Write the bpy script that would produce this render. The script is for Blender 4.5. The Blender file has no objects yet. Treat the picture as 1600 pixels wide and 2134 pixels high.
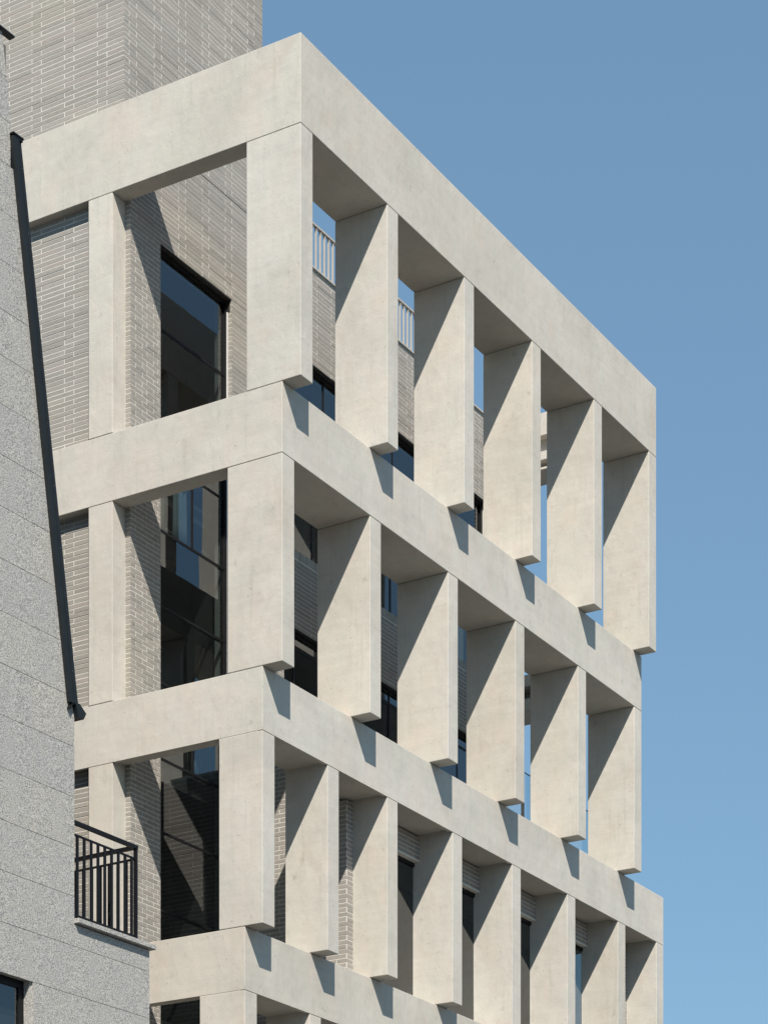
import bpy, bmesh, math, random
from mathutils import Vector, Matrix
from mathutils.bvhtree import BVHTree
random.seed(7)
R = math.radians
S = bpy.context.scene
COL = S.collection

# ------------------------------------------------------------------ camera
F_PX, W_PX, H_PX, HORIZON = 5064.37, 1600.0, 2134.0, 3304.8
YAW = 0.5427
CAM = Vector((-26.2223, -17.0652, -20.0))
cd = bpy.data.cameras.new('camera')
cam = bpy.data.objects.new('camera', cd)
COL.objects.link(cam)
cd.sensor_fit = 'HORIZONTAL'
cd.sensor_width = 36.0
cd.lens = F_PX / W_PX * 36.0
cd.shift_y = (HORIZON - H_PX / 2) / W_PX
cd.clip_start = 0.5
cd.clip_end = 5000
cam.location = CAM
cam.rotation_euler = (R(90), 0, YAW - R(90))
S.camera = cam

# ------------------------------------------------------------------ sky and sun
SUN_TO = Vector((-1.22, -1.0, 1.70)).normalized()      # direction towards the sun
elev = math.asin(SUN_TO.z)
w = bpy.data.worlds.new('World')
S.world = w
w.use_nodes = True
nt = w.node_tree
bg = nt.nodes['Background']
sky = nt.nodes.new('ShaderNodeTexSky')
sky.sky_type = 'NISHITA'
sky.sun_disc = False
sky.sun_elevation = elev
sky.sun_rotation = math.atan2(SUN_TO.x, SUN_TO.y)
sky.altitude = 50
sky.air_density = 1.0
sky.dust_density = 0.3
sky.ozone_density = 1.5
# the whole sky is evened out a little and tinted, alike in every direction: a tone adjustment of its colour
gm = nt.nodes.new('ShaderNodeGamma')
gm.inputs['Gamma'].default_value = 0.47
tn = nt.nodes.new('ShaderNodeMix')
tn.data_type = 'RGBA'
tn.blend_type = 'MULTIPLY'
tn.inputs[0].default_value = 1.0
tn.inputs[7].default_value = (1.0, 1.46, 1.77, 1)
nt.links.new(sky.outputs['Color'], gm.inputs['Color'])
nt.links.new(gm.outputs[0], tn.inputs[6])
nt.links.new(tn.outputs[2], bg.inputs['Color'])
bg.inputs['Strength'].default_value = 0.104
sl = bpy.data.lights.new('sun', 'SUN')
sl.energy = 4.4
sl.angle = R(0.53)
sl.color = (1.0, 0.925, 0.83)
so = bpy.data.objects.new('sun', sl)
COL.objects.link(so)
so.rotation_euler = SUN_TO.to_track_quat('Z', 'Y').to_euler()
so.location = (-20, -20, 30)
S.view_settings.view_transform = 'Standard'
S.view_settings.look = 'None'
S.view_settings.gamma = 1.0
S.view_settings.use_curve_mapping = False
S.view_settings.exposure = 0.68

GROUND = -21.6

# ------------------------------------------------------------------ materials
def newmat(name, rough=0.8, spec=0.3):
    m = bpy.data.materials.new(name)
    m.use_nodes = True
    n = m.node_tree.nodes
    b = n['Principled BSDF']
    b.inputs['Roughness'].default_value = rough
    b.inputs['Specular IOR Level'].default_value = spec
    return m, m.node_tree, b

def N(t, kind, **kw):
    n = t.nodes.new(kind)
    for k, v in kw.items():
        if k in n.inputs: n.inputs[k].default_value = v
        else: setattr(n, k, v)
    return n

def ramp(t, fac, stops):
    r = t.nodes.new('ShaderNodeValToRGB')
    cr = r.color_ramp
    while len(cr.elements) < len(stops): cr.elements.new(0.5)
    for e, (p, c) in zip(cr.elements, stops):
        e.position = p
        e.color = c if len(c) == 4 else (*c, 1)
    t.links.new(fac, r.inputs[0])
    return r.outputs[0]

def g3(v): return (v, v, v)

def mix(t, mode, fac, a, b):
    m = t.nodes.new('ShaderNodeMix')
    m.data_type = 'RGBA'
    m.blend_type = mode
    for sock, val in ((0, fac), (6, a), (7, b)):
        if hasattr(val, 'is_linked') or isinstance(val, bpy.types.NodeSocket): t.links.new(val, m.inputs[sock])
        elif isinstance(val, (int, float)): m.inputs[sock].default_value = val
        else: m.inputs[sock].default_value = (*val, 1)
    return m.outputs[2]

def pos(t, scale=(1, 1, 1)):
    g = t.nodes.new('ShaderNodeNewGeometry')
    mp = t.nodes.new('ShaderNodeMapping')
    mp.inputs['Scale'].default_value = scale
    t.links.new(g.outputs['Position'], mp.inputs[0])
    return mp.outputs[0]

def noise(t, vec, scale, detail=4, rough=0.55, dist=0.0):
    n = N(t, 'ShaderNodeTexNoise', Scale=scale, Detail=detail, Roughness=rough, Distortion=dist)
    t.links.new(vec, n.inputs['Vector'])
    return n

def bump(t, b, h, strength, dist):
    bp = N(t, 'ShaderNodeBump', Strength=strength, Distance=dist)
    t.links.new(h, bp.inputs['Height'])
    t.links.new(bp.outputs[0], b.inputs['Normal'])

def concrete():
    m, t, b = newmat('pale_concrete', 0.88, 0.22)
    oi = t.nodes.new('ShaderNodeObjectInfo')
    p = pos(t)
    blot = noise(t, p, 0.8, 6, 0.62, 0.5)
    c = ramp(t, blot.outputs['Fac'], [(0.26, (0.448, 0.427, 0.383)), (0.5, (0.505, 0.483, 0.436)), (0.74, (0.553, 0.529, 0.480))])
    # each cast piece has its own tone
    c = mix(t, 'MULTIPLY', 1.0, c, ramp(t, oi.outputs['Random'], [(0.0, (0.955, 0.945, 0.930)), (0.35, (1.0, 1.0, 1.0)), (0.65, (0.985, 0.99, 0.995)), (1.0, (1.025, 1.02, 1.01))]))
    tint = noise(t, pos(t, (1, 1, 0.8)), 1.9, 4, 0.6)
    c = mix(t, 'MULTIPLY', 1.0, c, ramp(t, tint.outputs['Fac'], [(0.34, (1.025, 0.99, 0.975)), (0.5, (1, 1, 1)), (0.66, (0.975, 0.997, 0.99))]))
    # soft hand-sized clouding left by the formwork
    cl = noise(t, pos(t, (1, 1, 0.75)), 5.0, 4, 0.6, 0.3)
    c = mix(t, 'MULTIPLY', 1.0, c, ramp(t, cl.outputs['Fac'], [(0.30, g3(0.95)), (0.48, g3(1.0)), (0.70, g3(1.035))]))
    hz = noise(t, pos(t, (0.7, 0.7, 8)), 1.5, 5, 0.65)
    c = mix(t, 'MULTIPLY', 0.5, c, ramp(t, hz.outputs['Fac'], [(0.32, g3(0.91)), (0.55, g3(1.0)), (0.75, g3(1.05))]))
    st = noise(t, pos(t, (8, 8, 0.55)), 1.7, 6, 0.62)
    c = mix(t, 'MULTIPLY', 0.55, c, ramp(t, st.outputs['Fac'], [(0.28, (0.82, 0.83, 0.81)), (0.44, g3(1.0)), (0.66, g3(1.0)), (0.8, g3(1.05))]))
    # smudges and small air holes
    sm = noise(t, pos(t, (1, 1, 0.65)), 8.5, 4, 0.65)
    c = mix(t, 'MULTIPLY', 1.0, c, ramp(t, sm.outputs['Fac'], [(0.26, g3(0.80)), (0.37, g3(1.0))]))
    v = N(t, 'ShaderNodeTexVoronoi', Scale=6.0)
    wv = noise(t, p, 3.0, 2)
    vm = N(t, 'ShaderNodeVectorMath', operation='MULTIPLY_ADD')
    vm.inputs[1].default_value = (0.25, 0.25, 0.25)
    t.links.new(wv.outputs['Color'], vm.inputs[0])
    t.links.new(p, vm.inputs[2])
    t.links.new(vm.outputs[0], v.inputs['Vector'])
    c = mix(t, 'MULTIPLY', 0.65, c, ramp(t, v.outputs['Distance'], [(0.05, g3(0.62)), (0.085, g3(1.0))]))
    fine = noise(t, p, 70, 5, 0.7)
    c = mix(t, 'MULTIPLY', 1.0, c, ramp(t, fine.outputs['Fac'], [(0.3, g3(0.94)), (0.7, g3(1.04))]))
    t.links.new(c, b.inputs['Base Color'])
    hsum = N(t, 'ShaderNodeMath', operation='ADD')
    t.links.new(fine.outputs['Fac'], hsum.inputs[0])
    sc = N(t, 'ShaderNodeMath', operation='MULTIPLY')
    sc.inputs[1].default_value = 3.5
    t.links.new(cl.outputs['Fac'], sc.inputs[0])
    t.links.new(sc.outputs[0], hsum.inputs[1])
    bump(t, b, hsum.outputs[0], 0.4, 0.005)
    return m

def brick_mat():
    m, t, b = newmat('grey_brick', 0.85, 0.25)
    oi = t.nodes.new('ShaderNodeObjectInfo')
    ge = t.nodes.new('ShaderNodeNewGeometry')
    a = N(t, 'ShaderNodeMath', operation='ADD')
    t.links.new(oi.outputs['Random'], a.inputs[0])
    t.links.new(ge.outputs['Random Per Island'], a.inputs[1])
    fr = N(t, 'ShaderNodeMath', operation='FRACT')
    t.links.new(a.outputs[0], fr.inputs[0])
    base = ramp(t, fr.outputs[0], [(0.0, (0.262, 0.248, 0.222)), (0.25, (0.300, 0.283, 0.256)), (0.5, (0.280, 0.268, 0.247)),
                                   (0.72, (0.314, 0.297, 0.270)), (0.88, (0.312, 0.284, 0.260)), (1.0, (0.250, 0.239, 0.218))])
    patch = noise(t, pos(t), 0.8, 3)
    c = mix(t, 'MULTIPLY', 0.8, base, ramp(t, patch.outputs['Fac'], [(0.3, (0.95, 0.95, 0.95)), (0.5, (1, 1, 1)), (0.7, (1.06, 1.05, 0.98))]))
    n2 = noise(t, pos(t, (1, 1, 3)), 14, 4, 0.65)
    c = mix(t, 'MULTIPLY', 1.0, c, ramp(t, n2.outputs['Fac'], [(0.3, g3(0.88)), (0.7, g3(1.1))]))
    t.links.new(c, b.inputs['Base Color'])
    n3 = noise(t, pos(t), 60, 4)
    bump(t, b, n3.outputs['Fac'], 0.4, 0.004)
    return m

def noisy(name, col, var=0.12, scale=3.0, rough=0.8, spec=0.3, metal=0.0, bstr=0.0, bscale=80):
    m, t, b = newmat(name, rough, spec)
    b.inputs['Metallic'].default_value = metal
    n = noise(t, pos(t), scale, 5, 0.6)
    lo = tuple(max(0, x * (1 - var)) for x in col); hi = tuple(x * (1 + var) for x in col)
    t.links.new(ramp(t, n.outputs['Fac'], [(0.3, lo), (0.7, hi)]), b.inputs['Base Color'])
    if bstr:
        n3 = noise(t, pos(t), bscale, 4)
        bump(t, b, n3.outputs['Fac'], bstr, 0.003)
    return m

def granite():
    m, t, b = newmat('grey_granite', 0.7, 0.35)
    oi = t.nodes.new('ShaderNodeObjectInfo')
    addv = N(t, 'ShaderNodeVectorMath', operation='ADD')
    sc = N(t, 'ShaderNodeVectorMath', operation='SCALE')
    sc.inputs['Scale'].default_value = 40.0
    cx = t.nodes.new('ShaderNodeCombineXYZ')
    for i in range(3): t.links.new(oi.outputs['Random'], cx.inputs[i])
    t.links.new(cx.outputs[0], sc.inputs[0])
    g = t.nodes.new('ShaderNodeNewGeometry')
    rot = t.nodes.new('ShaderNodeMapping')
    rot.inputs['Rotation'].default_value = (0, R(38), 0)
    rot.inputs['Scale'].default_value = (1.0, 1.0, 1.7)
    t.links.new(g.outputs['Position'], rot.inputs[0])
    t.links.new(rot.outputs[0], addv.inputs[0])
    t.links.new(sc.outputs[0], addv.inputs[1])
    p = addv.outputs[0]
    n1 = noise(t, p, 50, 4, 0.85)
    base = ramp(t, n1.outputs['Fac'], [(0.37, (0.12, 0.118, 0.114)), (0.44, (0.28, 0.276, 0.266)), (0.51, (0.385, 0.377, 0.359)), (0.61, (0.56, 0.548, 0.516))])
    n2 = noise(t, p, 75, 2, 0.6)
    c = mix(t, 'MULTIPLY', 1.0, base, ramp(t, n2.outputs['Fac'], [(0.36, g3(0.45)), (0.47, g3(1.0)), (0.8, g3(1.12))]))
    n3 = noise(t, p, 9, 3)
    c = mix(t, 'MULTIPLY', 0.8, c, ramp(t, n3.outputs['Fac'], [(0.3, (0.94, 0.95, 0.96)), (0.7, (1.06, 1.045, 1.0))]))
    pr = ramp(t, oi.outputs['Random'], [(0.0, (0.965, 0.97, 0.98)), (0.5, g3(1.0)), (1.0, (1.03, 1.02, 1.0))])
    c = mix(t, 'MULTIPLY', 1.0, c, pr)
    t.links.new(c, b.inputs['Base Color'])
    bump(t, b, n1.outputs['Fac'], 0.45, 0.006)
    return m

def glass_mat(name, tint, ior):
    m = bpy.data.materials.new(name)
    m.use_nodes = True
    t = m.node_tree
    t.nodes.clear()
    out = t.nodes.new('ShaderNodeOutputMaterial')
    mx = t.nodes.new('ShaderNodeMixShader')
    tr = t.nodes.new('ShaderNodeBsdfTransparent')
    tr.inputs[0].default_value = (*tint, 1)
    gl = t.nodes.new('ShaderNodeBsdfGlossy')
    gl.inputs['Roughness'].default_value = 0.004
    gl.inputs['Color'].default_value = (0.93, 0.97, 1, 1)
    fr = t.nodes.new('ShaderNodeFresnel')
    fr.inputs['IOR'].default_value = ior
    n = noise(t, pos(t), 1.1, 2)
    bp = N(t, 'ShaderNodeBump', Strength=0.06, Distance=0.01)
    t.links.new(n.outputs['Fac'], bp.inputs['Height'])
    t.links.new(bp.outputs[0], gl.inputs['Normal'])
    # reflect at the outer skin only, so a ray leaving the pane is not caught inside
    ge = t.nodes.new('ShaderNodeNewGeometry')
    inv = N(t, 'ShaderNodeMath', operation='SUBTRACT')
    inv.inputs[0].default_value = 1.0
    t.links.new(ge.outputs['Backfacing'], inv.inputs[1])
    fm = N(t, 'ShaderNodeMath', operation='MULTIPLY')
    t.links.new(fr.outputs[0], fm.inputs[0])
    t.links.new(inv.outputs[0], fm.inputs[1])
    t.links.new(fm.outputs[0], mx.inputs[0])
    t.links.new(tr.outputs[0], mx.inputs[1])
    t.links.new(gl.outputs[0], mx.inputs[2])
    t.links.new(mx.outputs[0], out.inputs[0])
    return m

M = dict(
    concrete=concrete(),
    brick=brick_mat(),
    mortar=noisy('pale_mortar', (0.60, 0.585, 0.54), 0.10, 6, 0.9, 0.2, bstr=0.2),
    coping=noisy('grey_coping', (0.42, 0.41, 0.38), 0.1, 4, 0.6),
    slat=noisy('beige_metal', (0.40, 0.375, 0.335), 0.05, 4, 0.5),
    frame=noisy('black_frame', (0.007, 0.007, 0.008), 0.2, 6, 0.5, 0.25),
    lining=noisy('dark_lining', (0.03, 0.029, 0.027), 0.2, 6, 0.5, 0.4),
    glass=glass_mat('tinted_glass', (0.50, 0.54, 0.54), 2.05),
    clear=glass_mat('clear_glass', (0.90, 0.95, 0.965), 1.45),
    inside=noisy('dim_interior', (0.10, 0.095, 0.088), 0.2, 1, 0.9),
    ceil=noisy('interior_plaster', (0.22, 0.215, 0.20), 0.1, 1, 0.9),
    granite=granite(),
    joint=noisy('dark_joint', (0.13, 0.127, 0.12), 0.1, 6, 0.9),
    flash=noisy('slate_metal', (0.011, 0.0145, 0.017), 0.18, 5, 0.55, 0.3, 0.0),
    black=noisy('black_paint', (0.006, 0.006, 0.007), 0.2, 8, 0.55, 0.25),
    screw=noisy('worn_screw', (0.20, 0.21, 0.22), 0.2, 9, 0.4, 0.5, 0.5),
    handle=noisy('pale_handle', (0.6, 0.6, 0.58), 0.05, 9, 0.35),
    curtain=noisy('pale_blue_curtain', (0.50, 0.58, 0.62), 0.08, 9, 0.9),
    curtain2=noisy('beige_curtain', (0.55, 0.52, 0.44), 0.06, 9, 0.9),
    ground=noisy('asphalt', (0.085, 0.083, 0.079), 0.25, 0.6, 0.9),
    roof=noisy('roof_sheet', (0.20, 0.21, 0.22), 0.1, 2, 0.6),
)

# ------------------------------------------------------------------ helpers
def link(name, me, parent=None, loc=None, rotz=0.0, **props):
    o = bpy.data.objects.new(name, me)
    COL.objects.link(o)
    if parent is not None: o.parent = parent
    if loc is not None: o.location = loc
    if rotz: o.rotation_euler = (0, 0, rotz)
    for k, v in props.items(): o[k] = v
    return o

def box_into(bm, x0, x1, y0, y1, z0, z1, bev=0.0, seg=1):
    vs = [bm.verts.new(p) for p in ((x0, y0, z0), (x1, y0, z0), (x1, y1, z0), (x0, y1, z0), (x0, y0, z1), (x1, y0, z1), (x1, y1, z1), (x0, y1, z1))]
    fs = [bm.faces.new([vs[i] for i in f]) for f in ((3, 2, 1, 0), (4, 5, 6, 7), (0, 1, 5, 4), (1, 2, 6, 5), (2, 3, 7, 6), (3, 0, 4, 7))]
    if bev:
        es = {e for f in fs for e in f.edges}
        bmesh.ops.bevel(bm, geom=list(es), offset=bev, segments=seg, affect='EDGES', profile=0.5)

def prism_into(bm, pts, a0, a1, axis='Y', bev=0.0):
    """pts: polygon of (u, z), counter-clockwise seen from -axis; extruded along axis from a0 to a1"""
    def P(u, z, a): return (u, a, z) if axis == 'Y' else ((a, u, z) if axis == 'X' else (u, z, a))
    A = [bm.verts.new(P(u, z, a0)) for u, z in pts]
    B = [bm.verts.new(P(u, z, a1)) for u, z in pts]
    fs = [bm.faces.new(A), bm.faces.new(B[::-1])]
    n = len(pts)
    for i in range(n):
        fs.append(bm.faces.new((A[i], B[i], B[(i + 1) % n], A[(i + 1) % n])))
    bmesh.ops.recalc_face_normals(bm, faces=fs)
    if bev:
        es = {e for f in fs for e in f.edges}
        bmesh.ops.bevel(bm, geom=list(es), offset=bev, segments=2, affect='EDGES', profile=0.5)

def finish(bm, name, mat):
    me = bpy.data.meshes.new(name)
    bm.to_mesh(me)
    bm.free()
    me.materials.append(mat)
    return me

def boxes(name, mat, lst, parent=None, bev=0.0, loc=None, rotz=0.0, **props):
    bm = bmesh.new()
    for b in lst: box_into(bm, *b, bev=bev)
    return link(name, finish(bm, name, mat), parent, loc, rotz, **props)

# ------------------------------------------------------------------ main building
BZ = GROUND
ONE = Vector((0, 0, -BZ))                 # children are modelled in world coordinates; the empty stands at the base
bld = link('building', None, None, (0, 0, BZ), label='pale concrete and grey brick building whose stepped storeys of deep upright fins fill the picture', category='building')

def off(x=0, y=0, z=0): return Vector((x, y, z)) + ONE

T = 0.287
Y0 = [0.0, 0.285, 0.592, 0.872, 1.15]           # outer plane of each storey's beam
DP = [0.844, 1.145, 1.28, 1.59, 1.80]           # back of each storey's fins
ZT = [0.0, -4.4207, -8.0481, -11.3967, -14.75]
ZB = [-1.1593, -5.3371, -8.8743, -12.2187, -15.60]
XE = [10.871, 10.906, 12.455, 12.455, 12.455]
FX = [[0, 2.1628, 4.312, 6.4097, 8.5251, 10.584],
      [0, 2.1804, 4.343, 6.4156, 8.5327, 10.619],
      [0, 1.5784, 3.1455, 5.0181, 6.8793, 8.7631, 10.6393, 12.168],
      [0, 1.5626, 3.14, 5.018, 6.879, 8.763, 10.639, 12.168]]
YL = 8.6
GAP = 0.007
beam_objs, fin_objs = [], []
for i in range(5):
    bm = bmesh.new()
    y0, d, zt, zb, xe = Y0[i], DP[i], ZT[i], ZB[i], XE[i]
    lip = i >= 2
    zs = zb + (0.035 if lip else 0)
    pts = [(0, y0), (xe, y0), (xe, d), (T, d), (T, YL), (0, YL)]
    prism_into(bm, pts, zs, zt, 'Z', bev=0.007)
    if lip:
        pts = [(0, y0), (xe, y0), (xe, y0 + 0.06), (0.06, y0 + 0.06), (0.06, YL), (0, YL)]
        prism_into(bm, pts, zb, zs + 0.02, 'Z', bev=0.0)
        # the lip's outer faces stand 1 mm proud so that no two faces share a plane
        for v in bm.verts:
            if v.co.z <= zs + 0.0201 and v.co.z >= zs + 0.0199: v.co.z = zs + 0.012
        for v in bm.verts:
            if abs(v.co.z - zb) < 1e-4 or abs(v.co.z - zs - 0.012) < 1e-4:
                if abs(v.co.y - y0) < 1e-4: v.co.y -= 0.0012
                if abs(v.co.x) < 1e-4: v.co.x -= 0.0012
                if abs(v.co.x - xe) < 1e-4: v.co.x += 0.0012
    o = link('beam', finish(bm, 'beam', M['concrete']), bld, off())
    beam_objs.append(o)
for i in range(4):
    y0, d, ztop, zbot = Y0[i], DP[i], ZB[i], ZT[i + 1]
    bm = bmesh.new()
    lip = i >= 2
    yb2 = Y0[i + 1]
    box_into(bm, 0, T, y0, d, zbot + GAP, ztop - GAP, bev=0.008, seg=2)
    box_into(bm, 0.016, T - 0.016, y0 + 0.016, d - 0.016, ztop - GAP - 0.02, ztop + 0.002)
    box_into(bm, 0.016, T - 0.016, yb2 + 0.016, d - 0.016, zbot - 0.002, zbot + GAP + 0.02)
    if lip: box_into(bm, 0.0015, T - 0.0015, y0 + 0.068, d - 0.0015, ztop - 0.03, ztop + 0.034)
    me = finish(bm, 'fin', M['concrete'])
    for k, x in enumerate(FX[i]):
        p = {}
        if k == 0: p['label'] = 'corner fin at storey %s from the top, its broad side flush with the left face' % ['one', 'two', 'three', 'four'][i]
        o = link('fin', me, bld, off(x), **p)
        fin_objs.append(o)
    # upright on the narrow left face, further back
    bm = bmesh.new()
    box_into(bm, 0, T, 3.034, 3.44, zbot + GAP, ztop - GAP, bev=0.007, seg=2)
    box_into(bm, 0.016, T - 0.016, 3.05, 3.424, ztop - GAP - 0.02, ztop + 0.002)
    box_into(bm, 0.016, T - 0.016, 3.05, 3.424, zbot - 0.002, zbot + GAP + 0.02)
    if lip: box_into(bm, 0.068, T - 0.0015, 3.036, 3.438, ztop - 0.03, ztop + 0.034)
    fin_objs.append(link('column', finish(bm, 'column', M['concrete']), bld, off()))
# lower concrete body, below the picture
boxes('base', M['concrete'], [(0.02, 12.4, 1.2, YL, GROUND - 0.3, -15.61)], bld, loc=off())

# ---- brick walls -------------------------------------------------
CH, BL, BO, MJ = 0.0655, 0.57, 0.165, 0.0125
ZREF = -1.42
HEAD, SILL, HEAD2 = -1.42, -4.42, -5.60
YB = 2.945
W1 = (0.974, 2.70)
W2 = (4.33, 10.36)
W3 = (4.07, 10.36)
ZMIN = -15.5

class Face:
    """one brick-faced plane: axis 'A' faces -X (u = y), axis 'B' faces -Y (u = x)"""
    def __init__(s, kind, c, u0, u1, z0, z1, phase, holes=(), bl=None, bo=None):
        s.kind, s.c, s.u0, s.u1, s.z0, s.z1, s.phase, s.holes = kind, c, u0, u1, z0, z1, phase, holes
        s.bl, s.bo = bl or BL, bo or BO

FACES = [
    Face('A', 0.14, YB, YL, 0.0, 4.5, 3.802),
    Face('A', 0.14, 3.456, YL, ZMIN, 0.0, 3.802),
    Face('A', T, YB, 3.03, ZMIN, -0.02, 9.9),
    Face('B', YB, 0.16, 3.49, 0.0, 4.5, 0.259),
    Face('B', YB, T + 0.02, W1[0], ZMIN, HEAD, 0.405, (), 0.255, 0.150),
    Face('B', YB, T + 0.02, 10.95, ZMIN, 0.0, 0.259, [(0, W1[1] + 0.02, ZMIN, HEAD), (W2[0], W2[1], SILL - 0.135, HEAD), (W3[0], W3[1], -8.95, HEAD2)]),
    Face('A', W1[1], YB, YB + 0.115, ZMIN, HEAD, 9.9),
    Face('A', 2.97, 1.16, YB, ZMIN, -8.06, 2.30, [(1.0, 1.32, -8.90, 0)]),
    Face('B', 1.16, 2.99, 12.25, ZMIN, -8.885, 3.55, [(3.86, 11.78, ZMIN, -9.24)]),
]
def proj(p):
    q = Vector(p) - CAM
    d = q.x * math.cos(YAW) + q.y * math.sin(YAW)
    r = q.x * math.sin(YAW) - q.y * math.cos(YAW)
    return 800 + F_PX * r / d, HORIZON - F_PX * q.z / d

bricks = []     # (kind, c, u0, u1, z0, z1)
def subtract(iv, hole):
    out = []
    for a, b in iv:
        if hole[1] <= a or hole[0] >= b: out.append((a, b)); continue
        if hole[0] > a: out.append((a, hole[0]))
        if hole[1] < b: out.append((hole[1], b))
    return out
for f in FACES:
    k0 = math.ceil((f.z0 - ZREF) / CH)
    k1 = math.floor((f.z1 - ZREF) / CH + 0.35)
    for k in range(k0, k1):
        za = ZREF + k * CH
        zb_ = za + CH
        zm = (za + zb_) / 2
        iv = [(f.u0, f.u1)]
        for h in f.holes:
            if h[2] < zm < h[3]: iv = subtract(iv, h[:2])
        ph = f.phase + (f.bo if k % 2 else 0)
        for a, b in iv:
            j = ph + math.floor((a - ph) / f.bl) * f.bl
            while j < b:
                s0, s1 = max(a, j + (MJ / 2)), min(b, j + f.bl - MJ / 2)
                if s1 - s0 > 0.03: bricks.append((f.kind, f.c, s0, s1, za + MJ / 2, min(zb_ - MJ / 2, f.z1)))
                j += f.bl
# soldier course on the window sill: bricks on end
x = W2[0]
while x < W2[1]:
    bricks.append(('B', YB, x, min(x + 0.0655 - MJ, W2[1]), SILL - 0.135 + 0.006, SILL))
    x += 0.0655

# ---- granite neighbour's frame of reference (used for occlusion as well)
GA = R(-1.76)
G0 = Vector((-3.7709, 0.6993, GROUND))
def gworld(u, w_, z): return Vector((G0.x + u * math.cos(GA) - w_ * math.sin(GA), G0.y + u * math.sin(GA) + w_ * math.cos(GA), z))

# pick the bricks that show largest: these become parts of their own
tv, tf = [], []
for o in beam_objs + fin_objs:
    b0 = len(tv)
    tv += [v.co + o.location + Vector((0, 0, BZ)) for v in o.data.vertices]
    tf += [[b0 + i for i in p.vertices] for p in o.data.polygons]
def quad(pts):
    b0 = len(tv); tv.extend(pts); tf.append([b0, b0 + 1, b0 + 2, b0 + 3])
quad([gworld(-8, 0, GROUND), gworld(1.41, 0, GROUND), gworld(1.41, 0, -12.27), gworld(-8, 0, -12.27)])
quad([gworld(-8, 0, -12.27), gworld(0, 0, -12.27), gworld(0, 0, -9.64), gworld(-8, 0, -9.64)])
quad([gworld(-8, 0, -9.64), gworld(0.03, 0, -9.64), gworld(-0.97, 0, -3.85), gworld(-8, 0, -3.85)])
bvh = BVHTree.FromPolygons(tv, tf)
def visible(p):
    u, v = proj(p)
    if not (-5 < u < 1605 and -5 < v < 2139): return False
    d = (CAM - p)
    L = d.length
    d.normalize()
    return bvh.ray_cast(p + d * 0.02, d, L)[0] is None
scored = []
for i, (k, c, s0, s1, z0, z1) in enumerate(bricks):
    n = 0
    for t_ in (0.1, 0.5, 0.9):
        u = s0 + (s1 - s0) * t_
        p = Vector((c - 0.005, u, (z0 + z1) / 2)) if k == 'A' else Vector((u, c - 0.005, (z0 + z1) / 2))
        if visible(p): n += 1
    if n:
        P = (lambda u, z: (c, u, z)) if k == 'A' else (lambda u, z: (u, c, z))
        a, b_, e = proj(P(s0, z0)), proj(P(s1, z0)), proj(P(s0, z1))
        area = abs((b_[0] - a[0]) * (e[1] - a[1])) * n / 3
        scored.append((area, i))
scored.sort(reverse=True)
single = {i for _, i in scored[:296]}

def brick_box(bm, k, c, s0, s1, z0, z1, jit, depth=0.02):
    if k == 'A': box_into(bm, c + jit, c + depth, s0, s1, z0, z1)
    else: box_into(bm, s0, s1, c + jit, c + depth, z0, z1)
cache = {}
bmS = bmesh.new()
for i, (k, c, s0, s1, z0, z1) in enumerate(bricks):
    jit = random.choice((0, 0, 0, 0, 0.0005, 0.0005, -0.0008, -0.0008, -0.0012, -0.0012, -0.0020, -0.0028)) + random.uniform(-0.0005, 0.0005)
    if i in single:
        L, hgt = round(s1 - s0, 3), round(z1 - z0, 4)
        key = (L, hgt, k)
        if key not in cache:
            bm = bmesh.new()
            brick_box(bm, k, 0, 0, L, 0, hgt, 0)
            cache[key] = finish(bm, 'brick', M['brick'])
        loc = off(c + jit, s0, z0) if k == 'A' else off(s0, c + jit, z0)
        link('brick', cache[key], bld, loc)
    else:
        dz = random.uniform(-0.0012, 0.0012)
        brick_box(bmS, k, c, s0, s1, z0 + dz, z1 + dz, jit)
link('brick', finish(bmS, 'brick', M['brick']), bld, off(), kind='stuff')

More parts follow.
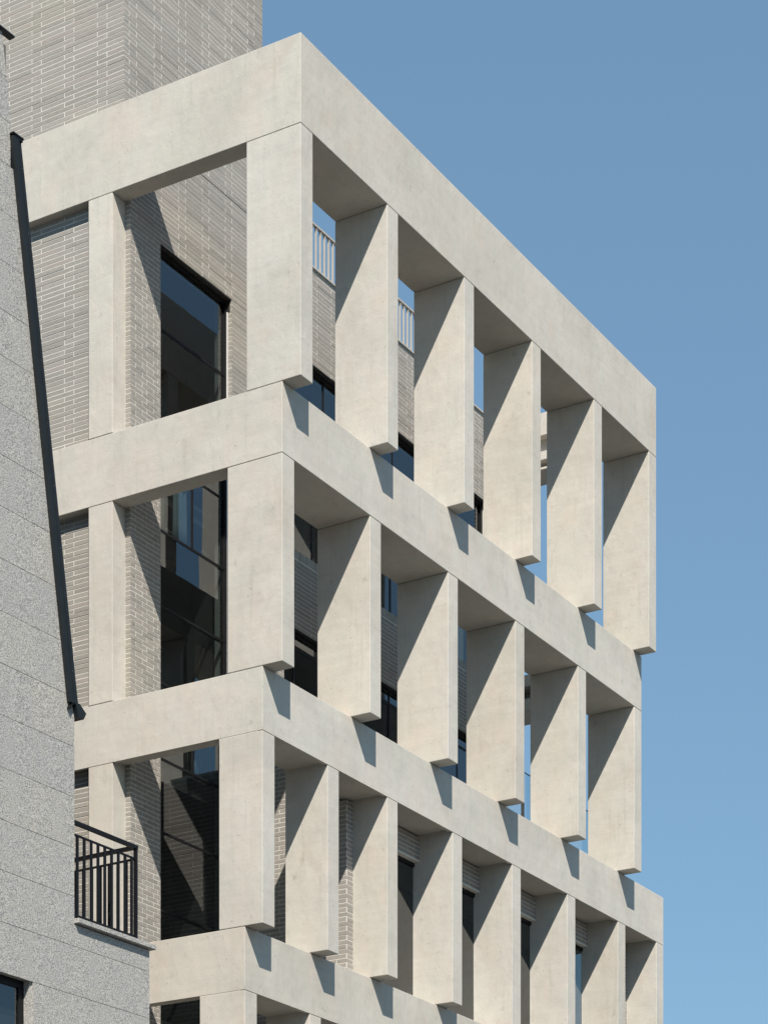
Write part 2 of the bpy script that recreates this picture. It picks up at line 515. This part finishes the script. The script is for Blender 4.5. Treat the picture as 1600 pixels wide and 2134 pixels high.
# mortar-coloured wall cores just behind the brick faces
def core(kind, c, thick, u0, u1, z0, z1, holes, name='wall', mat='mortar'):
    us = sorted({u0, u1, *[h[0] for h in holes], *[h[1] for h in holes]})
    zs = sorted({z0, z1, *[h[2] for h in holes], *[h[3] for h in holes]})
    us = [u for u in us if u0 <= u <= u1]; zs = [z for z in zs if z0 <= z <= z1]
    def solid(i, j):
        if i < 0 or j < 0 or i >= len(us) - 1 or j >= len(zs) - 1: return False
        um, zm = (us[i] + us[i + 1]) / 2, (zs[j] + zs[j + 1]) / 2
        return not any(h[0] < um < h[1] and h[2] < zm < h[3] for h in holes)
    bm = bmesh.new()
    a, b = c, c + thick
    def P(n, u, z): return (n, u, z) if kind == 'A' else (u, n, z)
    def q(*ps): bm.faces.new([bm.verts.new(p) for p in ps])
    for i in range(len(us) - 1):
        for j in range(len(zs) - 1):
            if not solid(i, j): continue
            p0, p1, q0, q1 = us[i], us[i + 1], zs[j], zs[j + 1]
            q(P(a, p0, q0), P(a, p1, q0), P(a, p1, q1), P(a, p0, q1))
            q(P(b, p0, q0), P(b, p0, q1), P(b, p1, q1), P(b, p1, q0))
            if not solid(i - 1, j): q(P(a, p0, q0), P(a, p0, q1), P(b, p0, q1), P(b, p0, q0))
            if not solid(i + 1, j): q(P(a, p1, q0), P(b, p1, q0), P(b, p1, q1), P(a, p1, q1))
            if not solid(i, j - 1): q(P(a, p0, q0), P(b, p0, q0), P(b, p1, q0), P(a, p1, q0))
            if not solid(i, j + 1): q(P(a, p0, q1), P(a, p1, q1), P(b, p1, q1), P(b, p0, q1))
    bmesh.ops.remove_doubles(bm, verts=bm.verts, dist=1e-5)
    bmesh.ops.recalc_face_normals(bm, faces=bm.faces)
    return link(name, finish(bm, name, M[mat]), bld, off())
RC = 0.0018
boxes('wall', M['mortar'], [(0.14 + RC, 3.486, YB + RC, YL, 0.005, 4.50)], bld, loc=off(), label='tall brick tower rising above the top beam')
boxes('wall', M['mortar'], [(0.14 + RC, 0.60, 3.456, YL, -15.6, 0.0), (0.26, 0.60, 3.20, 3.455, -15.6, 0.0)], bld, loc=off())
core('B', YB + RC, 0.30, T + RC, 10.95, -15.6, 0.02,
     [(W1[0] + 0.0, W1[1] + RC, -15.0, HEAD), (W2[0], W2[1], SILL, HEAD), (W3[0], W3[1], -8.95, HEAD2)])
core('A', 2.97 + RC, 0.2, 1.16 + RC, YB - 0.003, -15.6, -8.065, [(1.16 + RC, 1.32, -8.88, -8.065)])
core('B', 1.16 + RC, 0.11, 2.98 + 0.2, 12.245, -15.6, -8.88, [(3.86, 11.78, -15.5, -9.24)])
boxes('wall', M['mortar'], [(10.951, 11.15, YB + 0.01, YL, -15.6, 0.02)], bld, loc=off())

# copings
bm = bmesh.new()
box_into(bm, 3.50, 11.2, YB - 0.03, YB + 0.34, 0.025, 0.06, bev=0.004)
link('coping', finish(bm, 'coping', M['coping']), bld, off())
boxes('roof', M['roof'], [(3.49, 11.1, YB + 0.31, YL, -0.6, -0.35)], bld, loc=off())
boxes('roof', M['roof'], [(0.10, 3.53, YB - 0.04, YL, 4.505, 4.56)], bld, loc=off())
# terrace floor over the projecting second storey
boxes('terrace_floor', M['concrete'], [(2.98, 12.24, 1.30, YB - 0.01, -8.87, -8.70)], bld, loc=off())

# ---- interior, seen dimly through the glass ----------------------
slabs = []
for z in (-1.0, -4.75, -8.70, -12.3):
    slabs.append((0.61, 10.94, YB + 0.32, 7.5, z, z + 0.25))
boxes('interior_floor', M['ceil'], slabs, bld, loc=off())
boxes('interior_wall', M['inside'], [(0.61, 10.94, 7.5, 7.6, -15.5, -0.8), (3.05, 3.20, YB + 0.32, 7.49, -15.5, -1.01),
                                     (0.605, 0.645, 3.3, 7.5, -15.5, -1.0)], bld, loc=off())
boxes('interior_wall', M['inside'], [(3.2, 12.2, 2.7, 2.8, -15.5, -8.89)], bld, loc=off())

# ---- windows -----------------------------------------------------
def bar(lst): return [tuple(b) for b in lst]
def window(x0, x1, z0, z1, yg, muls, trans, fw=0.055, label=None, side=0.055, depth=0.09, handles=()):
    """frame mesh (part) with mullions, transoms, panes and handles as sub-parts; yg = glass plane"""
    p = {'label': label} if label else {}
    fr = boxes('window', M['frame'], [(x0, x0 + fw, yg - depth / 2, yg + depth / 2, z0, z1), (x1 - side, x1, yg - depth / 2, yg + depth / 2, z0, z1),
                                      (x0 + fw, x1 - side, yg - depth / 2, yg + depth / 2, z1 - fw, z1), (x0 + fw, x1 - side, yg - depth / 2, yg + depth / 2, z0, z0 + fw)],
               bld, loc=off(), **p)
    zs = [z0 + fw] + sorted(trans) + [z1 - fw]
    for z in trans:
        boxes('transom', M['frame'], [(x0 + fw, x1 - side, yg - 0.014, yg + 0.038, z - 0.018, z + 0.018)], fr)
    for mx_, ma, mb in muls:
        boxes('mullion', M['frame'], [(mx_ - 0.018, mx_ + 0.018, yg - 0.016, yg + 0.041, ma, mb)], fr)
    for a, b in zip(zs[:-1], zs[1:]):
        cuts = sorted([mx_ for mx_, ma, mb in muls if ma <= (a + b) / 2 <= mb])
        xs = [x0 + fw] + cuts + [x1 - side]
        for c0, c1 in zip(xs[:-1], xs[1:]):
            tx, tz = random.uniform(-0.003, 0.003), random.uniform(-0.003, 0.003)
            bm = bmesh.new()
            box_into(bm, c0, c1, yg - 0.006, yg + 0.006, a, b)
            # panes never sit perfectly true: tip each by a hair so reflections break at the frames
            cxm, czm = (c0 + c1) / 2, (a + b) / 2
            for v in bm.verts: v.co.y += (v.co.x - cxm) * tx + (v.co.z - czm) * tz
            link('pane', finish(bm, 'pane', M['glass']), fr)
    for hx, hz in handles:
        bm = bmesh.new()
        box_into(bm, hx, hx + 0.17, yg + 0.05, yg + 0.065, hz, hz + 0.014, bev=0.003)
        box_into(bm, hx, hx + 0.015, yg + 0.03, yg + 0.05, hz, hz + 0.014)
        box_into(bm, hx + 0.155, hx + 0.17, yg + 0.03, yg + 0.05, hz, hz + 0.014)
        link('handle', finish(bm, 'handle', M['handle']), fr)
    return fr
YG = 3.07
w1 = window(W1[0], W1[1], -15.0, HEAD, YG, [(1.884, -5.31, -4.30), (1.884, -8.49, -7.43)], [-2.50, -4.30, -5.31, -6.36, -7.43, -8.49, -9.51, -10.6, -11.6, -12.6],
            label='tall glazed strip beside the brick corner on the narrow left side', side=0.045, handles=[(1.32, -5.21), (2.2, -5.21)])
w2 = window(W2[0], W2[1], SILL, HEAD, YG, [(5.33, -3.0, HEAD), (7.40, -3.0, HEAD), (9.47, -3.0, HEAD), (5.02, SILL, -3.0), (7.34, SILL, -3.0), (9.47, SILL, -3.0), (4.47, SILL, -3.0)], [-3.0],
            label='ribbon window under the roof railing, above the row of upright bricks')
w3 = window(W3[0], W3[1], -8.68, HEAD2, YG, [(4.50, -8.6, HEAD2), (7.30, -8.6, HEAD2), (9.53, -8.6, HEAD2)], [-5.82, -7.6], label='ribbon window below the shaded brick spandrel')
w4 = window(3.86, 11.78, -15.0, -9.24, 1.275, [(6.0, -15, -9.24), (7.9, -15, -9.24), (9.8, -15, -9.24)], [-12.0], label='full height glazing close behind the third storey fins', depth=0.06)
# dark metal linings under the window heads
boxes('head_lining', M['lining'], [(W1[0], W1[1] + 0.012, YB + 0.004, YG - 0.046, HEAD - 0.012, HEAD - 0.001)], bld, loc=off())
boxes('head_lining', M['lining'], [(W1[1] - 0.012, W1[1] + 0.018, YB + 0.03, YG - 0.046, HEAD - 0.16, HEAD - 0.013)], bld, loc=off())
boxes('head_lining', M['lining'], [(W2[0], W2[1], YB + 0.004, YG - 0.046, HEAD - 0.012, HEAD - 0.001)], bld, loc=off())
boxes('head_lining', M['lining'], [(W3[0], W3[1], YB + 0.004, YG - 0.046, HEAD2 - 0.012, HEAD2 - 0.001)], bld, loc=off())
boxes('jamb_lining', M['handle'], [(W1[1] - 0.02, W1[1] - 0.001, YG - 0.062, YG - 0.046, -15.0, HEAD - 0.17)], bld, loc=off())

# ---- roof railing of flat upright slats --------------------------
bm = bmesh.new()
box_into(bm, 3.52, 8.6, YB + 0.03, YB + 0.085, 0.755, 0.783)
box_into(bm, 3.52, 8.6, YB + 0.03, YB + 0.085, 0.085, 0.105)
rr = link('roof_railing', finish(bm, 'roof_railing', M['slat']), bld, off())
bm = bmesh.new()
box_into(bm, 0, 0.010, YB + 0.040, YB + 0.076, 0.062, 0.755)
sme = finish(bm, 'slat', M['slat'])
x = 3.60
while x < 8.6:
    link('slat', sme, rr, (x, 0, 0))
    x += 0.1195

# ---- glass balustrade on the terrace behind the second storey fins
gb = boxes('glass_balustrade', M['flash'], [(7.4, 12.2, 1.197, 1.213, -6.916, -6.906)], bld, loc=off())
for a, b in ((7.42, 8.44), (8.50, 10.0), (10.02, 11.1), (11.12, 12.18)):
    boxes('pane', M['clear'], [(a, b, 1.199, 1.211, -8.03, -6.917)], gb)
for xx in (8.47,):
    boxes('post', M['frame'], [(xx - 0.018, xx + 0.018, 1.228, 1.27, -8.03, -6.98)], gb)

# ---- stacked canopy slabs at the far end of the roof terrace -----
for z0, z1, x0, x1 in ((-0.09, 0.30, 11.2, 11.95), (-0.505, -0.355, 11.22, 11.95), (-0.662, -0.621, 11.24, 11.8), (-4.38, -4.18, 11.2, 11.95), (-4.78, -4.588, 11.22, 11.9)):
    boxes('canopy_slab', M['concrete'], [(x0, x1, 1.9, YL, z0, z1)], bld, bev=0.004, loc=off())
for b_ in [(11.36, 11.9, 2.05, YL - 0.1, -0.354, -0.091), (11.48, 11.78, 2.0, YL - 0.1, -0.62, -0.506), (11.55, 11.9, 2.05, YL - 0.1, -4.587, -4.381)]:
    boxes('canopy_wall', M['concrete'], [b_], bld, loc=off())

# ---- curtains hang inside the windows ----------------------------
def curtain(x0, x1, z0, z1, y, mat, label, amp=0.03, wl=0.075):
    bm = bmesh.new()
    n = max(8, int((x1 - x0) / 0.008))
    cols = []
    for i in range(n + 1):
        x = x0 + (x1 - x0) * i / n
        col = []
        for j in range(5):
            z = z1 + (z0 - z1) * j / 4
            yy = y + amp * math.sin(2 * math.pi * x / wl + 0.5 * math.sin(x * 9)) * (0.7 + 0.12 * j)
            col.append(bm.verts.new((x + 0.004 * j * math.sin(x * 31), yy, z)))
        cols.append(col)
    for a, b in zip(cols[:-1], cols[1:]):
        for j in range(4): bm.faces.new((a[j], b[j], b[j + 1], a[j + 1]))
    r = bmesh.ops.extrude_face_region(bm, geom=list(bm.faces))
    for v in r['geom']:
        if isinstance(v, bmesh.types.BMVert): v.co.y += 0.004
    bmesh.ops.recalc_face_normals(bm, faces=bm.faces)
    me = finish(bm, 'curtain', mat)
    for p in me.polygons: p.use_smooth = True
    o = link('curtain', me, None, (0, 0, 0), label=label, category='curtain', group='curtains behind the tall glazed strip')
    return o
curtain(1.60, 1.86, -5.27, -4.2, 3.17, M['curtain'], 'narrow pale blue curtain left of the mullion in the tall glazing, second storey down')
curtain(1.05, 1.36, -5.27, -4.2, 3.16, M['curtain2'], 'beige flat curtain at the left edge of the tall glazing, second storey down', 0.004, 0.3)
curtain(1.95, 2.60, -8.45, -7.35, 3.17, M['curtain'], 'wide pale blue pleated curtain in the tall glazing, third storey down')

# ------------------------------------------------------------------ granite neighbour
gr = link('building', None, None, G0, GA, label='speckled grey granite clad building at the left edge with a slanted dark gutter', category='building')
def gl_(): return Vector((0, 0, -GROUND))
SL = (0.155)   # metres the sloping edge leans back per metre of height is built into these points
P_TOP, P_MID, P_LOW = (-1.113, -2.553), (-1.07, -3.60), (0.0, -9.88)
def edge_u(z):
    if z < -12.27: return 1.41
    if z < P_LOW[1]: return 0.0
    if z < P_MID[1]: return P_LOW[0] + (P_MID[0] - 0.02 - P_LOW[0]) * (z - P_LOW[1]) / (P_MID[1] - P_LOW[1])
    return P_TOP[0]
# body: a skin with a real opening for the window, then the mass behind it
WIN = (-2.6, -0.751, -15.2, -13.085)
bm = bmesh.new()
prism_into(bm, [(-8, GROUND), (1.37, GROUND), (1.37, -12.30), (-0.04, -12.30), (-0.04, -9.90), (-1.15, -3.6), (-1.15, -2.60), (-8, -2.60)], 0.20, 9.0, 'Y')
gbody = link('wall', finish(bm, 'wall', M['joint']), gr, gl_())
bm = bmesh.new()
prism_into(bm, [(-8, WIN[3] + 0.03), (1.37, WIN[3] + 0.03), (1.37, -12.30), (-0.04, -12.30), (-0.04, -9.90), (-1.15, -3.6), (-1.15, -2.60), (-8, -2.60)], 0.035, 0.199, 'Y')
link('wall', finish(bm, 'wall', M['joint']), gr, gl_())
boxes('wall', M['joint'], [(WIN[1] + 0.03, 1.37, 0.035, 0.199, GROUND, WIN[3] + 0.029)], gr, loc=gl_())
boxes('wall', M['joint'], [(-8, WIN[0] - 0.03, 0.035, 0.199, GROUND, WIN[3] + 0.029)], gr, loc=gl_())
boxes('reveal_panel', M['granite'], [(WIN[0], WIN[1], 0.0305, 0.16, WIN[3] + 0.001, WIN[3] + 0.029)], gr, loc=gl_())
boxes('reveal_panel', M['granite'], [(WIN[1] + 0.001, WIN[1] + 0.029, 0.0305, 0.16, WIN[2], WIN[3])], gr, loc=gl_())
zj = [-2.50, -2.98, -3.47, -3.96, -4.52, -5.08, -5.63, -6.15, -6.70, -7.27, -7.85, -8.44, -9.03, -9.62, -10.20, -10.79, -11.38, -11.95, -12.53, -13.10, -13.68, -14.27, -14.85, -15.43]
uj = [-7.1, -5.6, -4.35, -3.15, -1.93, -0.727, 1.41]
def clip(poly, a, b):
    """keep the part of poly left of the directed line a->b"""
    out = []
    def side(p): return (b[0] - a[0]) * (p[1] - a[1]) - (b[1] - a[1]) * (p[0] - a[0])
    for i in range(len(poly)):
        p, q_ = poly[i], poly[(i + 1) % len(poly)]
        sp, sq = side(p), side(q_)
        if sp >= 0: out.append(p)
        if sp * sq < 0:
            k = sp / (sp - sq)
            out.append((p[0] + (q_[0] - p[0]) * k, p[1] + (q_[1] - p[1]) * k))
    return out
J = 0.003
for zi in range(len(zj) - 1):
    zt_, zb_ = zj[zi] - J, zj[zi + 1] + J
    for ui in range(len(uj) - 1):
        u0, u1 = uj[ui] + J, uj[ui + 1] - J
        rects = [(u0, u1, zb_, zt_)]
        if zb_ > -12.27 + 0.3 or zt_ > -12.27: 
            if zt_ > -12.27 and zb_ < -12.27 and u1 > 0:    # the course that the terrace ledge steps through
                rects = [(u0, min(u1, 0.0), -12.27, zt_), (u0, min(u1, 1.41), zb_, -12.275)] if u0 < 0 else rects
                rects = [(u0, min(u1, 0.0), -12.2755, zt_), (u0, u1, zb_, -12.2755)]
            else:
                rects = [(u0, min(u1, 0.0 if zt_ > -12.27 else 1.41), zb_, zt_)]
        for (a, b, c, d) in rects:
            # leave the window opening free
            if b > WIN[0] and a < WIN[1] and d < WIN[3] and c > WIN[2] - 0.6:
                if b <= WIN[1] + 0.03: continue
                a = max(a, WIN[1])
            if b - a < 0.02: continue
            poly = [(a, c), (b, c), (b, d), (a, d)]
            if d > P_LOW[1]:
                poly = clip(poly, P_LOW, (P_MID[0] - 0.0, P_MID[1]))
                poly = clip(poly, (P_TOP[0], -20), (P_TOP[0], 0)) if c > P_MID[1] - 0.5 and False else poly
                if c >= -4.0: poly = [(min(px, P_TOP[0]), pz) for px, pz in poly]
            if len(poly) < 3: continue
            bm = bmesh.new()
            prism_into(bm, poly, random.uniform(-0.001, 0.001), 0.03, 'Y')
            link('stone_panel', finish(bm, 'stone_panel', M['granite']), gr, gl_())
# window of the granite building
fr = boxes('window', M['frame'], [(WIN[1] - 0.085, WIN[1], 0.12, 0.17, WIN[2], WIN[3]), (WIN[0], WIN[0] + 0.085, 0.12, 0.17, WIN[2], WIN[3]),
                                  (WIN[0] + 0.085, WIN[1] - 0.085, 0.12, 0.17, WIN[3] - 0.09, WIN[3])], gr, loc=gl_(), label='dark recessed window in the granite wall')
boxes('pane', M['glass'], [(WIN[0] + 0.085, WIN[1] - 0.085, 0.14, 0.15, WIN[2], WIN[3] - 0.09)], fr)
boxes('blind', M['ceil'], [(WIN[0] + 0.06, WIN[1] - 0.06, 0.175, 0.185, WIN[2], WIN[3] - 0.42)], fr)
# coping of the terrace and cap of the top
bm = bmesh.new()
box_into(bm, -0.0, 1.462, -0.065, 0.35, -12.262, -12.205, bev=0.005)
box_into(bm, 1.15, 1.462, 0.3505, 3.0, -12.262, -12.205, bev=0.005)
link('coping', finish(bm, 'coping', M['granite']), gr, gl_())
boxes('terrace_floor', M['joint'], [(0.0, 1.15, 0.351, 3.0, -12.30, -12.25)], gr, loc=gl_())
boxes('roof_cap', M['flash'], [(-8, -1.075, -0.035, 0.05, -2.497, -2.476)], gr, bev=0.004, loc=gl_())
boxes('roof_cap_trim', M['coping'], [(-8, -1.070, -0.038, 0.05, -2.4755, -2.463)], gr, loc=gl_())
# slanted gutter strip
def strip(bm, dl0, dr0, dl1, dr1, w0, w1, zt=-3.62, zb=-9.72, ut=-1.125, ub=-0.135):
    pts = [(ub + dl1, zb), (ub + dr1, zb), (ut + dr0, zt), (ut + dl0, zt)]
    prism_into(bm, pts, w0, w1, 'Y')
bm = bmesh.new()
strip(bm, 0.0, 0.085, 0.0, 0.085, -0.055, 0.02)
strip(bm, 0.085, 0.152, 0.085, 0.165, -0.035, 0.10)
fl = link('gutter', finish(bm, 'gutter', M['flash']), gr, gl_(), label='slanted slate grey metal gutter strip')
bm = bmesh.new()
strip(bm, 0.078, 0.092, 0.078, 0.092, -0.060, -0.0552)
link('seam', finish(bm, 'seam', M['flash']), fl)
for k in range(9):
    t_ = (k + 0.45) / 9
    z = -3.62 + (-9.72 + 3.62) * t_
    u = -1.125 + (0.99) * t_ + 0.108
    bm = bmesh.new()
    bmesh.ops.create_cone(bm, cap_ends=True, segments=10, radius1=0.011, radius2=0.007, depth=0.012)
    bmesh.ops.rotate(bm, verts=bm.verts, matrix=Matrix.Rotation(R(90), 3, 'X'))
    bmesh.ops.translate(bm, verts=bm.verts, vec=(u, -0.041, z))
    link('screw', finish(bm, 'screw', M['screw']), fl)
# foot: short hooked outlet with a half-round pipe; head: small cap rail
bm = bmesh.new()
prism_into(bm, [(0.01, -9.86), (0.10, -9.86), (0.145, -9.78), (0.03, -9.70), (-0.05, -9.70)], -0.06, 0.11, 'Y')
link('outlet', finish(bm, 'outlet', M['flash']), fl)
bm = bmesh.new()
n = 12
prof = [(-0.135 + 0.0, -9.73)]
ring_o = [(-0.05 + 0.085 * math.cos(a), -9.80 + 0.085 * math.sin(a)) for a in [math.pi * (1 - i / n) for i in range(n + 1)]]
ring_i = [(-0.05 + 0.070 * math.cos(a), -9.80 + 0.070 * math.sin(a)) for a in [math.pi * (i / n) for i in range(n + 1)]]
pts = ring_o + ring_i
for i in range(n):
    a, b = ring_o[i], ring_o[i + 1]
    c, d = ring_i[n - i - 1], ring_i[n - i]
    prism_into(bm, [a, b, c, d], -0.05, 0.02, 'Y')
link('half_pipe', finish(bm, 'half_pipe', M['black']), fl)
bm = bmesh.new()
box_into(bm, -1.13, -0.955, -0.062, 0.06, -3.60, -3.582)
box_into(bm, -1.10, -0.965, -0.056, 0.05, -3.630, -3.601)
link('cap', finish(bm, 'cap', M['black']), fl)

# terrace railing, fixed to the coping of the granite building
RZ = -12.205
def seg(bm, u0, u1, w0, w1, z0, z1): box_into(bm, u0, u1, w0, w1, z0, z1)
rl = None
for nm, args in (('railing', (0.002, 1.19, 0.0, 0.045, -11.095, -11.05)), ('handrail', (1.145, 1.19, 0.0455, 1.6, -11.095, -11.05)),
                 ('upper_rail', (0.002, 1.15, 0.012, 0.034, -11.225, -11.203)), ('upper_rail', (1.156, 1.179, 0.046, 1.6, -11.225, -11.203)),
                 ('lower_rail', (0.002, 1.15, 0.012, 0.034, -12.165, -12.145)), ('lower_rail', (1.156, 1.179, 0.046, 1.6, -12.165, -12.145))):
    bm = bmesh.new()
    seg(bm, *args)
    me = finish(bm, nm, M['black'])
    if rl is None: rl = link(nm, me, gr, gl_(), label='black steel railing on the granite terrace')
    else: link(nm, me, rl)
bm = bmesh.new(); seg(bm, 1.150, 1.186, 0.004, 0.042, RZ, -11.096); link('post', finish(bm, 'post', M['black']), rl)
bm = bmesh.new(); seg(bm, -0.019, 0.019, 0.014, 0.032, -12.145, -11.225)
bme = finish(bm, 'baluster', M['black'])
for k in range(9):
    link('baluster', bme, rl, (0.078 + 0.1265 * k, 0, 0))
bm = bmesh.new(); seg(bm, -0.009, 0.009, -0.016, 0.016, -12.145, -11.225)
bme2 = finish(bm, 'baluster', M['black'])
for k in range(11):
    link('baluster', bme2, rl, (1.168, 0.165 + 0.135 * k, 0))
bm = bmesh.new(); seg(bm, -0.015, 0.015, 0.014, 0.032, RZ, -12.165)
fme = finish(bm, 'foot', M['black'])
for k in range(6):
    link('foot', fme, rl, (0.085 + 0.175 * k, 0, 0))

# ------------------------------------------------------------------ ground
bm = bmesh.new()
bmesh.ops.create_grid(bm, x_segments=2, y_segments=2, size=1500)
link('ground', finish(bm, 'ground', M['ground']), None, (0, 0, GROUND), kind='structure')
